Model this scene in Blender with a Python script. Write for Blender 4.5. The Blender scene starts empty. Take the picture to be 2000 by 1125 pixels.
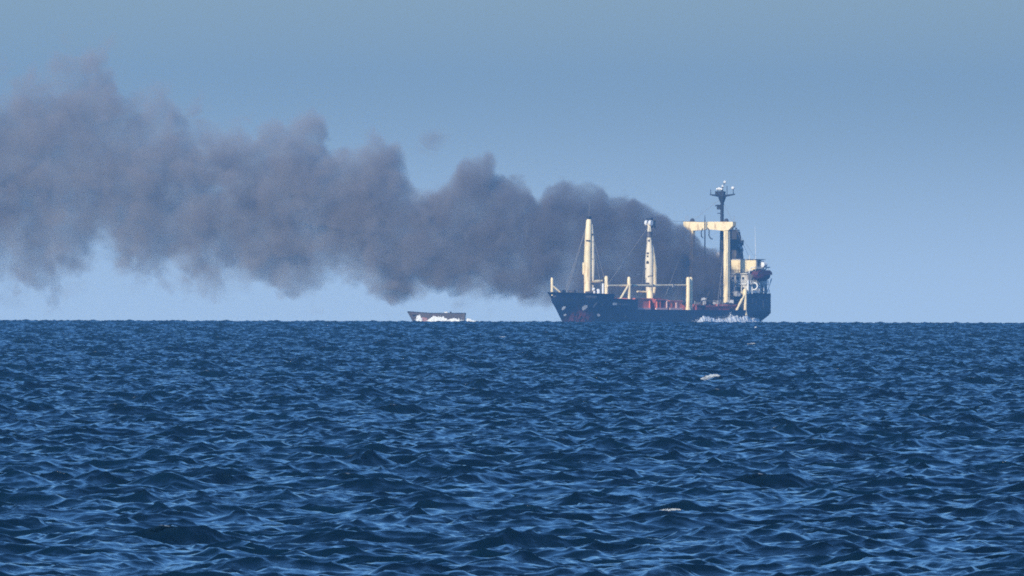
import bpy, math, random
import numpy as np
from mathutils import Vector, Matrix, noise as mnoise

random.seed(7)
rng = np.random.default_rng(11)
scene = bpy.context.scene
col = scene.collection

# ------------------------------------------------------------------ camera
EARTH = 6.371e6            # the sea is curved as the real one is
EYE = 10.0                 # metres above the water, on the shore
DIST = math.sqrt(2 * EYE * EARTH)          # the ship lies on the horizon (about 11.3 km)
FOCAL = 7.2 * DIST                          # focal length in 2000-px units
DIP = math.sqrt(2 * EYE / EARTH)
cam_d = bpy.data.cameras.new('camera')
cam = bpy.data.objects.new('camera', cam_d)
col.objects.link(cam)
cam_d.sensor_width = 36.0
cam_d.lens = 36.0 * FOCAL / 2000.0
cam_d.clip_start = 1.0
cam_d.clip_end = 60000.0
cam.matrix_world = (Matrix.Translation((0, 0, EYE))
                    @ Matrix.Rotation(math.pi / 2 - (DIP - 71.0 / FOCAL), 4, 'X')
                    @ Matrix.Rotation(0.0028, 4, 'Z'))
scene.camera = cam

# ------------------------------------------------------------------ sky and sun
SUN_AZ = math.radians(25)      # to the left of straight behind the camera
SUN_EL = math.radians(24)
world = bpy.data.worlds.new('World')
scene.world = world
world.use_nodes = True
wn, wl = world.node_tree.nodes, world.node_tree.links
wn.clear()
w_out = wn.new('ShaderNodeOutputWorld')
w_bg = wn.new('ShaderNodeBackground')
w_sky = wn.new('ShaderNodeTexSky')
w_sky.sky_type = 'NISHITA'
w_sky.sun_disc = False
w_sky.sun_elevation = SUN_EL
w_sky.sun_rotation = math.radians(180) + SUN_AZ
w_sky.air_density = 1.0
w_sky.dust_density = 0.6
w_sky.ozone_density = 3.0
w_tc = wn.new('ShaderNodeTexCoord')
w_sep = wn.new('ShaderNodeSeparateXYZ')
w_map = wn.new('ShaderNodeMapRange')
w_map.inputs['From Min'].default_value = -0.002
w_map.inputs['From Max'].default_value = 0.0046
w_map.interpolation_type = 'SMOOTHSTEP'
w_mix = wn.new('ShaderNodeMix')
w_mix.data_type = 'RGBA'
w_mix.inputs[6].default_value = (1.26, 1.60, 2.50, 1)     # pale marine layer along the horizon
w_mix.inputs[7].default_value = (0.585, 0.785, 1.11, 1)     # bluer air above it
w_map2 = wn.new('ShaderNodeMapRange')
w_map2.inputs['From Min'].default_value = 0.0065
w_map2.inputs['From Max'].default_value = 0.30
w_mix2 = wn.new('ShaderNodeMix')
w_mix2.data_type = 'RGBA'
w_mix2.inputs[7].default_value = (0.80, 1.38, 1.95, 1)       # the plain sky overhead
wl.new(w_sep.outputs['Z'], w_map2.inputs['Value'])
wl.new(w_map2.outputs[0], w_mix2.inputs[0])
wl.new(w_mix.outputs[2], w_mix2.inputs[6])
w_mul = wn.new('ShaderNodeMix')
w_mul.data_type = 'RGBA'
w_mul.blend_type = 'MULTIPLY'
w_mul.inputs[0].default_value = 1.0
wl.new(w_tc.outputs['Generated'], w_sep.inputs[0])
wl.new(w_sep.outputs['Z'], w_map.inputs['Value'])
wl.new(w_map.outputs[0], w_mix.inputs[0])
wl.new(w_sky.outputs[0], w_mul.inputs[6])
wl.new(w_mix2.outputs[2], w_mul.inputs[7])
wl.new(w_mul.outputs[2], w_bg.inputs['Color'])
w_bg.inputs['Strength'].default_value = 0.10
wl.new(w_bg.outputs[0], w_out.inputs['Surface'])

sun_d = bpy.data.lights.new('sun', 'SUN')
sun_d.energy = 5.0
sun_d.angle = math.radians(0.53)
sun_d.color = (1.0, 0.88, 0.68)
sun = bpy.data.objects.new('sun', sun_d)
col.objects.link(sun)
to_sun = Vector((-math.sin(SUN_AZ) * math.cos(SUN_EL), -math.cos(SUN_AZ) * math.cos(SUN_EL), math.sin(SUN_EL)))
sun.rotation_euler = to_sun.to_track_quat('Z', 'Y').to_euler()
sun.location = (-200, -200, 300)

scene.view_settings.view_transform = 'Standard'
scene.view_settings.look = 'None'
scene.view_settings.gamma = 1.0
scene.view_settings.use_curve_mapping = False
scene.view_settings.exposure = 0.0
scene.cycles.use_denoising = False
scene.cycles.max_bounces = 5
scene.cycles.volume_bounces = 0
scene.cycles.volume_step_rate = 0.28
scene.cycles.volume_max_steps = 256
scene.cycles.sample_clamp_direct = 4.0
scene.cycles.filter_width = 1.8


# ------------------------------------------------------------------ helpers
def tag(o, label=None, cat=None, group=None, kind=None):
    if label: o['label'] = label
    if cat: o['category'] = cat
    if group: o['group'] = group
    if kind: o['kind'] = kind
    return o


def new_mat(name):
    m = bpy.data.materials.new(name)
    m.use_nodes = True
    nt = m.node_tree
    nt.nodes.clear()
    out = nt.nodes.new('ShaderNodeOutputMaterial')
    return m, nt, out


def noise_node(nt, scale, detail=4, rough=0.55, vec=None):
    n = nt.nodes.new('ShaderNodeTexNoise')
    n.inputs['Scale'].default_value = scale
    n.inputs['Detail'].default_value = detail
    n.inputs['Roughness'].default_value = rough
    if vec is not None:
        nt.links.new(vec, n.inputs['Vector'])
    return n


def ramp(nt, src, lo, hi, a=0.0, b=1.0, smooth=True):
    r = nt.nodes.new('ShaderNodeMapRange')
    if smooth: r.interpolation_type = 'SMOOTHSTEP'
    for k, v in zip(('From Min', 'From Max', 'To Min', 'To Max'), (lo, hi, a, b)):
        r.inputs[k].default_value = v
    nt.links.new(src, r.inputs['Value'])
    return r.outputs[0]


def mixc(nt, fac, a, b):
    m = nt.nodes.new('ShaderNodeMix')
    m.data_type = 'RGBA'
    for idx, v in ((0, fac), (6, a), (7, b)):
        if hasattr(v, 'is_linked'):
            nt.links.new(v, m.inputs[idx])
        elif idx == 0:
            m.inputs[0].default_value = v
        else:
            m.inputs[idx].default_value = (*v, 1)
    return m.outputs[2]


def paint(name, base, worn, rough=0.5, wear=(0.55, 0.75), scale=0.6, stretch=0.35, soot=None, soot_c=(0.012, 0.012, 0.014)):
    """Weathered paint: base colour, worn colour in vertical streaks, soot patches where fire has licked it."""
    m, nt, out = new_mat(name)
    p = nt.nodes.new('ShaderNodeBsdfPrincipled')
    p.inputs['Roughness'].default_value = rough
    tc = nt.nodes.new('ShaderNodeTexCoord')
    mp = nt.nodes.new('ShaderNodeMapping')
    mp.inputs['Scale'].default_value = (1, 1, stretch)
    nt.links.new(tc.outputs['Object'], mp.inputs['Vector'])
    n = noise_node(nt, scale, 6, 0.65, mp.outputs[0])
    c = mixc(nt, ramp(nt, n.outputs['Fac'], *wear), base, worn)
    n2 = noise_node(nt, scale * 0.3, 3, 0.5, tc.outputs['Object'])
    dim = tuple(v * 0.7 for v in base)
    c = mixc(nt, ramp(nt, n2.outputs['Fac'], 0.45, 0.75, 0, 0.5), c, dim)
    if soot:
        n3 = noise_node(nt, soot[2], 4, 0.6, tc.outputs['Object'])
        c = mixc(nt, ramp(nt, n3.outputs['Fac'], soot[0], soot[1]), c, soot_c)
    nt.links.new(c, p.inputs['Base Color'])
    nt.links.new(p.outputs[0], out.inputs['Surface'])
    return m


class MB:
    """Collects simple shapes and links them as ONE mesh object."""
    def __init__(self): self.v, self.f = [], []

    def add(self, v, f):
        o = len(self.v)
        self.v += [tuple(p) for p in v]
        self.f += [tuple(i + o for i in q) for q in f]
        return self

    def box(self, c, s, rz=0.0):
        cx, cy, cz = c
        hx, hy, hz = s[0] / 2, s[1] / 2, s[2] / 2
        ca, sa = math.cos(rz), math.sin(rz)
        vs = []
        for dz in (-hz, hz):
            for dx, dy in ((-hx, -hy), (hx, -hy), (hx, hy), (-hx, hy)):
                vs.append((cx + dx * ca - dy * sa, cy + dx * sa + dy * ca, cz + dz))
        return self.add(vs, [(3, 2, 1, 0), (4, 5, 6, 7), (0, 1, 5, 4), (1, 2, 6, 5), (2, 3, 7, 6), (3, 0, 4, 7)])

    def tube(self, pts, n=8):
        """pts: list of (x, y, z, r); rings joined, ends capped."""
        P = [Vector(p[:3]) for p in pts]
        vs, fs = [], []
        for i, p in enumerate(P):
            t = (P[min(i + 1, len(P) - 1)] - P[max(i - 1, 0)])
            if t.length < 1e-9: t = Vector((0, 0, 1))
            t.normalize()
            a = t.cross(Vector((0, 0, 1)) if abs(t.z) < 0.9 else Vector((1, 0, 0))).normalized()
            b = t.cross(a)
            for k in range(n):
                w = 2 * math.pi * k / n
                vs.append(p + (a * math.cos(w) + b * math.sin(w)) * pts[i][3])
        for i in range(len(P) - 1):
            for k in range(n):
                fs.append((i * n + k, i * n + (k + 1) % n, (i + 1) * n + (k + 1) % n, (i + 1) * n + k))
        fs.append(tuple(range(n))[::-1])
        fs.append(tuple((len(P) - 1) * n + k for k in range(n)))
        return self.add(vs, fs)

    def bar(self, a, b, r, r2=None, n=6):
        return self.tube([(*a, r), (*b, r if r2 is None else r2)], n)

    def prism(self, poly, axis, lo, hi):
        """poly of 2-D points extruded along an axis from lo to hi; for axis x the points are (y, z), for y (x, z), for z (x, y)."""
        def at(p, t):
            return {'x': (t, p[0], p[1]), 'y': (p[0], t, p[1]), 'z': (p[0], p[1], t)}[axis]
        n = len(poly)
        vs = [at(p, lo) for p in poly] + [at(p, hi) for p in poly]
        fs = [tuple(range(n))[::-1], tuple(range(n, 2 * n))]
        fs += [(i, (i + 1) % n, n + (i + 1) % n, n + i) for i in range(n)]
        return self.add(vs, fs)

    def ball(self, c, r, nu=10, nv=6):
        rx, ry, rz = r if hasattr(r, '__len__') else (r, r, r)
        vs = [(c[0], c[1], c[2] + rz)]
        for i in range(1, nv):
            t = math.pi * i / nv
            for k in range(nu):
                w = 2 * math.pi * k / nu
                vs.append((c[0] + rx * math.sin(t) * math.cos(w), c[1] + ry * math.sin(t) * math.sin(w), c[2] + rz * math.cos(t)))
        vs.append((c[0], c[1], c[2] - rz))
        fs = [(0, 1 + k, 1 + (k + 1) % nu) for k in range(nu)]
        for i in range(nv - 2):
            a = 1 + i * nu
            fs += [(a + k, a + nu + k, a + nu + (k + 1) % nu, a + (k + 1) % nu) for k in range(nu)]
        a = 1 + (nv - 2) * nu
        fs += [(a + k, len(vs) - 1, a + (k + 1) % nu) for k in range(nu)]
        return self.add(vs, fs)

    def ring(self, c, R, r, normal=(1, 0, 0), nu=16, nv=6):
        nrm = Vector(normal).normalized()
        a = nrm.orthogonal().normalized()
        b = nrm.cross(a)
        vs, fs = [], []
        for i in range(nu):
            w = 2 * math.pi * i / nu
            d = a * math.cos(w) + b * math.sin(w)
            for k in range(nv):
                q = 2 * math.pi * k / nv
                vs.append(Vector(c) + d * (R + r * math.cos(q)) + nrm * (r * math.sin(q)))
        for i in range(nu):
            for k in range(nv):
                fs.append((i * nv + k, ((i + 1) % nu) * nv + k, ((i + 1) % nu) * nv + (k + 1) % nv, i * nv + (k + 1) % nv))
        return self.add(vs, fs)

    def rail(self, pts, h=1.05, r=0.045, step=1.6):
        """guard rail along a polyline: stanchions and three bars."""
        for a, b in zip(pts[:-1], pts[1:]):
            A, B = Vector(a), Vector(b)
            n = max(1, round((B - A).length / step))
            for i in range(n + 1):
                p = A.lerp(B, i / n)
                self.bar(p, p + Vector((0, 0, h)), r, n=4)
            for q in (0.4, 0.72, 1.0):
                self.bar(A + Vector((0, 0, h * q)), B + Vector((0, 0, h * q)), r * 0.8, n=4)
        return self

    def build(self, name, mat, parent=None, smooth=False, loc=None):
        me = bpy.data.meshes.new(name)
        me.from_pydata(self.v, [], self.f)
        me.materials.append(mat)
        if smooth:
            me.polygons.foreach_set('use_smooth', [True] * len(me.polygons))
            me.set_sharp_from_angle(angle=math.radians(40))
        me.update()
        o = bpy.data.objects.new(name, me)
        col.objects.link(o)
        if parent: o.parent = parent
        if loc: o.location = loc
        return o


def empty(name, loc=(0, 0, 0), rz=0.0):
    o = bpy.data.objects.new(name, None)
    col.objects.link(o)
    o.location = loc
    o.rotation_euler = (0, 0, rz)
    o.empty_display_size = 0.5
    return o


def sea_level(x, y): return -(x * x + y * y) / (2 * EARTH)


# ------------------------------------------------------------------ materials
M = {}
M['hull'] = paint('hull_paint', (0.014, 0.022, 0.045), (0.075, 0.05, 0.05), 0.55, (0.56, 0.80), 0.35, 0.25)
def rusty_bow(m):
    """rust weeping down the bow below the anchor"""
    nt = m.node_tree
    p = next(n for n in nt.nodes if n.type == 'BSDF_PRINCIPLED')
    old = p.inputs['Base Color'].links[0].from_socket
    tc = nt.nodes.new('ShaderNodeTexCoord')
    mp = nt.nodes.new('ShaderNodeMapping')
    mp.inputs['Scale'].default_value = (1.5, 1.5, 0.22)
    nt.links.new(tc.outputs['Object'], mp.inputs['Vector'])
    n = noise_node(nt, 1.0, 5, 0.65, mp.outputs[0])
    d = nt.nodes.new('ShaderNodeVectorMath')
    d.operation = 'SUBTRACT'
    d.inputs[1].default_value = (-11.0, 2.5, 0.6)
    nt.links.new(tc.outputs['Object'], d.inputs[0])
    q = nt.nodes.new('ShaderNodeVectorMath')
    q.operation = 'MULTIPLY'
    q.inputs[1].default_value = (0.22, 0.22, 0.24)
    nt.links.new(d.outputs[0], q.inputs[0])
    ln = nt.nodes.new('ShaderNodeVectorMath')
    ln.operation = 'LENGTH'
    nt.links.new(q.outputs[0], ln.inputs[0])
    mul = nt.nodes.new('ShaderNodeMath')
    mul.operation = 'MULTIPLY'
    nt.links.new(ramp(nt, ln.outputs['Value'], 1.25, 0.35), mul.inputs[0])
    nt.links.new(ramp(nt, n.outputs['Fac'], 0.40, 0.62), mul.inputs[1])
    nt.links.new(mixc(nt, mul.outputs[0], old, (0.26, 0.075, 0.085)), p.inputs['Base Color'])


rusty_bow(M['hull'])
M['boot'] = paint('boot_topping', (0.10, 0.035, 0.035), (0.03, 0.025, 0.03), 0.6, (0.45, 0.7), 0.5, 0.3)
M['cream'] = paint('cream_paint', (0.94, 0.77, 0.45), (0.45, 0.27, 0.11), 0.5, (0.50, 0.74), 0.8, 0.25)
M['cream_burnt'] = paint('cream_paint_scorched', (0.80, 0.70, 0.50), (0.40, 0.24, 0.10), 0.55, (0.6, 0.85), 0.8, 0.3, soot=(0.60, 0.66, 0.55))
M['burnt'] = paint('burnt_steel', (0.045, 0.042, 0.042), (0.16, 0.14, 0.13), 0.8, (0.52, 0.72), 0.5, 0.6)
M['white'] = paint('white_paint', (0.78, 0.78, 0.76), (0.45, 0.38, 0.30), 0.5, (0.6, 0.9), 0.9, 0.4)
M['sooty_white'] = paint('sooty_white_paint', (0.42, 0.42, 0.42), (0.16, 0.13, 0.11), 0.6, (0.45, 0.7), 0.5, 0.5, soot=(0.47, 0.58, 0.3))
M['grime_white'] = paint('grimy_white_paint', (0.66, 0.63, 0.56), (0.26, 0.20, 0.16), 0.6, (0.5, 0.75), 0.6, 0.4, soot=(0.60, 0.70, 0.45))
M['red'] = paint('red_oxide', (0.80, 0.22, 0.13), (0.22, 0.08, 0.06), 0.6, (0.5, 0.75), 0.8, 0.6)
M['red_burnt'] = paint('red_oxide_scorched', (0.38, 0.08, 0.05), (0.10, 0.05, 0.04), 0.7, (0.45, 0.7), 0.5, 0.6, soot=(0.52, 0.62, 0.25))
M['pink'] = paint('faded_red_frame', (0.78, 0.52, 0.45), (0.5, 0.28, 0.22), 0.6)
M['black'] = paint('black_paint', (0.016, 0.017, 0.02), (0.04, 0.035, 0.03), 0.6)
M['glass'] = paint('dark_glass', (0.02, 0.025, 0.03), (0.03, 0.03, 0.03), 0.15)
M['maroon'] = paint('maroon_gelcoat', (0.10, 0.022, 0.030), (0.05, 0.02, 0.025), 0.5)
M['mark'] = paint('white_hull_mark', (0.62, 0.64, 0.66), (0.35, 0.3, 0.28), 0.6, (0.5, 0.8), 1.5)
M['mark_dim'] = paint('faded_hull_mark', (0.17, 0.18, 0.21), (0.10, 0.09, 0.09), 0.6, (0.5, 0.8), 1.5)
M['mark_red'] = paint('rust_streak', (0.24, 0.075, 0.085), (0.05, 0.03, 0.035), 0.7, (0.4, 0.7), 0.8, 0.2)
M['wire'] = paint('wire_rope', (0.30, 0.29, 0.27), (0.2, 0.18, 0.15), 0.6)
M['grey_hull'] = paint('grey_vessel_paint', (0.085, 0.07, 0.06), (0.14, 0.09, 0.075), 0.6, (0.5, 0.75), 0.5, 0.5)
M['grey_red'] = paint('vessel_bottom_paint', (0.30, 0.14, 0.13), (0.16, 0.10, 0.10), 0.6)


def foam_material():
    m, nt, out = new_mat('white_foam')
    p = nt.nodes.new('ShaderNodeBsdfPrincipled')
    p.inputs['Roughness'].default_value = 0.8
    p.inputs['Specular IOR Level'].default_value = 0.2
    tc = nt.nodes.new('ShaderNodeTexCoord')
    n = noise_node(nt, 1.3, 4, 0.6, tc.outputs['Object'])
    c = mixc(nt, ramp(nt, n.outputs['Fac'], 0.35, 0.7), (0.80, 0.83, 0.85), (0.93, 0.93, 0.91))
    nt.links.new(c, p.inputs['Base Color'])
    tr = nt.nodes.new('ShaderNodeBsdfTranslucent')
    nt.links.new(c, tr.inputs['Color'])
    ms = nt.nodes.new('ShaderNodeMixShader')
    ms.inputs[0].default_value = 0.15
    nt.links.new(p.outputs[0], ms.inputs[1])
    nt.links.new(tr.outputs[0], ms.inputs[2])
    nt.links.new(ms.outputs[0], out.inputs['Surface'])
    return m


M['foam'] = foam_material()
M['thin_foam'] = paint('thin_foam', (0.52, 0.57, 0.60), (0.78, 0.80, 0.80), 0.7, (0.45, 0.7), 6.0, 1.0)


# ------------------------------------------------------------------ sea
TILE, NT = 160.0, 1024
RIPPLE = 0.05
TILE_ROT = math.radians(23)
WAVE_TO = math.radians(-90 + 14)        # waves run roughly towards the shore


def wave_tile():
    kf = np.fft.fftfreq(NT, TILE / NT) * 2 * np.pi
    kx, ky = np.meshgrid(kf, kf, indexing='ij')
    k = np.hypot(kx, ky)
    k[0, 0] = 1
    ang = np.arctan2(ky, kx) - (WAVE_TO - TILE_ROT)
    kp = 2 * np.pi / PEAK
    spec = k ** -SLOPE * np.exp(-1.1 * (kp / k) ** 2)            # 2-D energy density
    spread = 0.5 + np.where(np.cos(ang) > 0, np.cos(ang) ** 2, 0.25 * np.cos(ang) ** 2)
    kc = 2 * np.pi / 0.42
    spec = spec * spread * np.exp(-(k / kc) ** 2)
    spec = spec * (1 + 5.0 * np.exp(-((k - 2 * np.pi / 24) / 0.07) ** 2) * np.where(np.cos(ang) > 0, np.cos(ang) ** 6, 0))
    spec[0, 0] = 0
    ph = rng.standard_normal((NT, NT)) + 1j * rng.standard_normal((NT, NT))
    H = np.sqrt(spec) * ph
    h = np.fft.ifft2(H)
    s = SIGMA / h.real.std()
    h = h.real * s
    dx = np.fft.ifft2(-1j * kx / k * H).real * s * -1
    dy = np.fft.ifft2(-1j * ky / k * H).real * s * -1
    CH = CHOP
    g = TILE / NT
    dxx = np.gradient(dx, g, axis=0) * CH
    dyy = np.gradient(dy, g, axis=1) * CH
    dxy = np.gradient(dx, g, axis=1) * CH
    J = (1 + dxx) * (1 + dyy) - dxy ** 2
    return h, dx * CH, dy * CH, J


SIGMA, PEAK, SLOPE, CHOP = 0.24, 11.5, 4.1, 1.4
h, ddx, ddy, J = wave_tile()
if np.corrcoef(J.ravel(), h.ravel())[0, 1] > 0:      # crests must be the pinched side
    ddx, ddy = -ddx, -ddy
    g = TILE / NT
    J = (1 + np.gradient(ddx, g, axis=0)) * (1 + np.gradient(ddy, g, axis=1)) - np.gradient(ddx, g, axis=1) ** 2
n1 = NT + 1
ii = np.arange(n1) % NT
base = (np.arange(n1) / NT - 0.5) * TILE
gx, gy = np.meshgrid(base, base, indexing='ij')
X = gx + ddx[np.ix_(ii, ii)]
Y = gy + ddy[np.ix_(ii, ii)]
Z = h[np.ix_(ii, ii)]
co = np.stack([X, Y, Z], -1).reshape(-1, 3).astype(np.float32)
idx = (np.arange(NT)[:, None] * n1 + np.arange(NT)[None, :]).ravel()
quads = np.stack([idx, idx + n1, idx + n1 + 1, idx + 1], -1).astype(np.int32)
sea_me = bpy.data.meshes.new('sea')
sea_me.vertices.add(len(co))
sea_me.vertices.foreach_set('co', co.ravel())
sea_me.loops.add(quads.size)
sea_me.loops.foreach_set('vertex_index', quads.ravel())
sea_me.polygons.add(len(quads))
sea_me.polygons.foreach_set('loop_start', np.arange(0, quads.size, 4, dtype=np.int32))
sea_me.polygons.foreach_set('use_smooth', np.ones(len(quads), bool))
sea_me.update()
foam_at = sea_me.attributes.new('foam', 'FLOAT', 'POINT')
thr_lo, thr_hi = np.percentile(J, 0.0001), np.percentile(J, 0.0012)
foam = np.clip((thr_hi - J) / (thr_hi - thr_lo), 0, 1)
foam_at.data.foreach_set('value', foam[np.ix_(ii, ii)].ravel().astype(np.float32))
sea = bpy.data.objects.new('sea', sea_me)
col.objects.link(sea)
sea.rotation_euler = (0, 0, TILE_ROT)
tag(sea, 'choppy dark blue sea reaching to the horizon', kind='structure')


def water_material():
    m, nt, out = new_mat('sea_water')
    p = nt.nodes.new('ShaderNodeBsdfPrincipled')
    p.inputs['Roughness'].default_value = 0.10
    p.inputs['IOR'].default_value = 1.333
    geo = nt.nodes.new('ShaderNodeNewGeometry')
    at = nt.nodes.new('ShaderNodeAttribute')
    at.attribute_name = 'foam'
    nf = noise_node(nt, 3.0, 4, 0.7, geo.outputs['Position'])
    mul = nt.nodes.new('ShaderNodeMath')
    mul.operation = 'MULTIPLY'
    nt.links.new(at.outputs['Fac'], mul.inputs[0])
    nt.links.new(ramp(nt, nf.outputs['Fac'], 0.40, 0.55), mul.inputs[1])
    nb = noise_node(nt, 0.02, 2, 0.5, geo.outputs['Position'])
    deep = mixc(nt, ramp(nt, nb.outputs['Fac'], 0.35, 0.65), (0.0005, 0.006, 0.014), (0.0009, 0.010, 0.022))
    c = mixc(nt, mul.outputs[0], deep, (0.46, 0.58, 0.70))
    nt.links.new(c, p.inputs['Base Color'])
    nt.links.new(ramp(nt, mul.outputs[0], 0, 1, 0.05, 0.7), p.inputs['Roughness'])
    b1 = noise_node(nt, 1.6, 5, 0.62, geo.outputs['Position'])
    bump = nt.nodes.new('ShaderNodeBump')
    bump.inputs['Strength'].default_value = 1.0
    gm = nt.nodes.new('ShaderNodeMapping')
    gm.inputs['Scale'].default_value = (1.0, 0.25, 1.0)
    nt.links.new(geo.outputs['Position'], gm.inputs['Vector'])
    gust = noise_node(nt, 0.07, 3, 0.6, gm.outputs[0])
    nt.links.new(ramp(nt, gust.outputs['Fac'], 0.36, 0.64, RIPPLE * 0.35, RIPPLE * 2.0), bump.inputs['Distance'])     # gusts roughen the water in patches
    nt.links.new(b1.outputs['Fac'], bump.inputs['Height'])
    nt.links.new(bump.outputs[0], p.inputs['Normal'])
    nt.links.new(p.outputs[0], out.inputs['Surface'])
    return m


sea_me.materials.append(water_material())


def sea_nodes():
    """Repeat the periodic wave patch over the globe's curve, out past the horizon."""
    g = bpy.data.node_groups.new('sea_spread', 'GeometryNodeTree')
    g.interface.new_socket('Geometry', in_out='INPUT', socket_type='NodeSocketGeometry')
    g.interface.new_socket('Geometry', in_out='OUTPUT', socket_type='NodeSocketGeometry')
    N, L = g.nodes, g.links
    gi, go = N.new('NodeGroupInput'), N.new('NodeGroupOutput')
    cnt = 92
    grid = N.new('GeometryNodeMeshGrid')
    grid.inputs['Size X'].default_value = TILE * (cnt - 1)
    grid.inputs['Size Y'].default_value = TILE * (cnt - 1)
    grid.inputs['Vertices X'].default_value = cnt
    grid.inputs['Vertices Y'].default_value = cnt
    tr = N.new('GeometryNodeTransform')
    c = Matrix.Rotation(-TILE_ROT, 3, 'Z') @ Vector((0, 6300, 0))
    tr.inputs['Translation'].default_value = c
    L.new(grid.outputs['Mesh'], tr.inputs['Geometry'])
    pos = N.new('GeometryNodeInputPosition')
    sp = N.new('ShaderNodeSeparateXYZ')
    L.new(pos.outputs[0], sp.inputs[0])

    def mth(op, a, b):
        n = N.new('ShaderNodeMath')
        n.operation = op
        for i, v in enumerate((a, b)):
            if isinstance(v, (int, float)): n.inputs[i].default_value = v
            else: L.new(v, n.inputs[i])
        return n.outputs[0]
    x, y = sp.outputs['X'], sp.outputs['Y']
    r2 = mth('ADD', mth('MULTIPLY', x, x), mth('MULTIPLY', y, y))
    off = N.new('ShaderNodeCombineXYZ')
    L.new(mth('MULTIPLY', r2, -0.5 / EARTH), off.inputs['Z'])
    setp = N.new('GeometryNodeSetPosition')
    L.new(tr.outputs[0], setp.inputs['Geometry'])
    L.new(off.outputs[0], setp.inputs['Offset'])
    rot = N.new('ShaderNodeCombineXYZ')
    L.new(mth('MULTIPLY', y, -1.0 / EARTH), rot.inputs['X'])
    L.new(mth('MULTIPLY', x, 1.0 / EARTH), rot.inputs['Y'])
    e2r = N.new('FunctionNodeEulerToRotation')
    L.new(rot.outputs[0], e2r.inputs[0])
    inst = N.new('GeometryNodeInstanceOnPoints')
    L.new(setp.outputs[0], inst.inputs['Points'])
    L.new(gi.outputs[0], inst.inputs['Instance'])
    L.new(e2r.outputs[0], inst.inputs['Rotation'])
    L.new(inst.outputs[0], go.inputs[0])
    md = sea.modifiers.new('spread', 'NODES')
    md.node_group = g


sea_nodes()


# ------------------------------------------------------------------ cargo ship (local frame: x forward from the bow tip, y to port, z up from the waterline)
HEADING = math.radians(33)                  # bow points this far off the line to the camera, to the left
SN, CS = math.sin(HEADING), math.cos(HEADING)
SHIP_AT = Vector((72 / 7.2, DIST - 42.0, sea_level(0, DIST)))
SHIP_RZ = math.atan2(-CS, -SN)
SHIP_M = Matrix.Translation(SHIP_AT) @ Matrix.Rotation(SHIP_RZ, 4, 'Z')
ship = empty('cargo_ship', SHIP_AT, SHIP_RZ)
tag(ship, 'dark blue hulled cargo ship on the horizon with cream masts and burning afterdeck', 'ship')


def lx(px, y): return -(px - 1072 - 7.2 * CS * y) / (7.2 * SN)      # where along the ship a picture column falls, for a given y


def lz(py): return (633 - py) / 7.2


BEAM = 8.2


def stem(z):
    z = max(-2.0, min(z, 8.8))
    return 7.0 * (1 - z / 8.8) ** 0.9 if z > 6.8 else 1.15 + 6.2 * (1 - z / 6.8)


def half_breadth(s, z):
    """half breadth of the hull at distance s aft of the bow tip and height z"""
    t = max(0.0, min(1.0, (z + 2) / 10.8))
    ent = 27 - 7 * t
    p = 1.55 + 0.65 * t
    u = max(0.0, min(1.0, (s - stem(z)) / ent))
    hb = BEAM * (1 - (1 - u) ** p)
    if s > 80:
        q = (s - 80) / 20.0
        hb *= 1 - 0.13 * q ** 2
        if z < 3.0:
            cut = max(0.0, (s - 84) / 16.0)
            hb *= 1 - 0.75 * cut ** 1.6 * min(1.0, (3.0 - z) / 5.0) * 1.4
    return max(hb, 0.02)


def sheer(s, side=0):
    if s < 20: return 8.75 - 0.55 * s / 20
    if s < 31.6: return 7.05 - 0.25 * (s - 20) / 11.6
    if s < 86: return 4.15 - 0.15 * (s - 31.6) / 54.4
    return 8.25 + 0.2 * (s - 86) / 14


def make_hull():
    ss = [0, 0.5, 1, 1.8, 2.8, 4, 5.5, 7, 9, 11, 13, 15, 17, 19.0, 20, 20.001, 22, 25, 28, 30, 31.6, 31.601, 34, 40, 48, 56, 64, 72, 78, 82, 84.5, 86, 86.001, 88, 90, 92, 94, 96, 98, 100]
    nz = 14
    verts, faces, cols = [], [], []
    for s in ss:
        top = sheer(s - 0.0005) if s in (20, 31.6, 86) else sheer(s)
        ring = []
        for side in (1, -1):
            c = []
            for j in range(nz + 1):
                z = -2 + (top + 2) * j / nz
                st = stem(z)
                sx = max(s, st)
                y = half_breadth(sx, z) if s > st else 0.02
                c.append(len(verts))
                verts.append((-sx, side * y, z))
            ring.append(c)
        cols.append(ring)
    for a, b in zip(cols[:-1], cols[1:]):
        for side in (0, 1):
            for j in range(nz):
                q = (a[side][j], a[side][j + 1], b[side][j + 1], b[side][j])
                faces.append(q if side == 1 else q[::-1])
    e = cols[-1]
    for j in range(nz):
        faces.append((e[0][j], e[1][j], e[1][j + 1], e[0][j + 1]))
    m = MB()
    m.add(verts, faces)
    return m.build('hull', M['hull'], ship, smooth=True)


hull = make_hull()


def deck(name, s0, s1, drop, mat, n=14):
    m = MB()
    vs, fs = [], []
    for i in range(n + 1):
        s = s0 + (s1 - s0) * i / n
        z = sheer(min(max(s, s0 + 0.01), s1 - 0.01)) - drop
        y = max(0.03, half_breadth(max(s, stem(z)), z) - 0.05)
        vs += [(-max(s, stem(z)), y, z), (-max(s, stem(z)), -y, z)]
    for i in range(n):
        fs.append((2 * i, 2 * i + 1, 2 * i + 3, 2 * i + 2)[::-1])
    m.add(vs, fs)
    return m.build(name, mat, ship)


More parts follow.
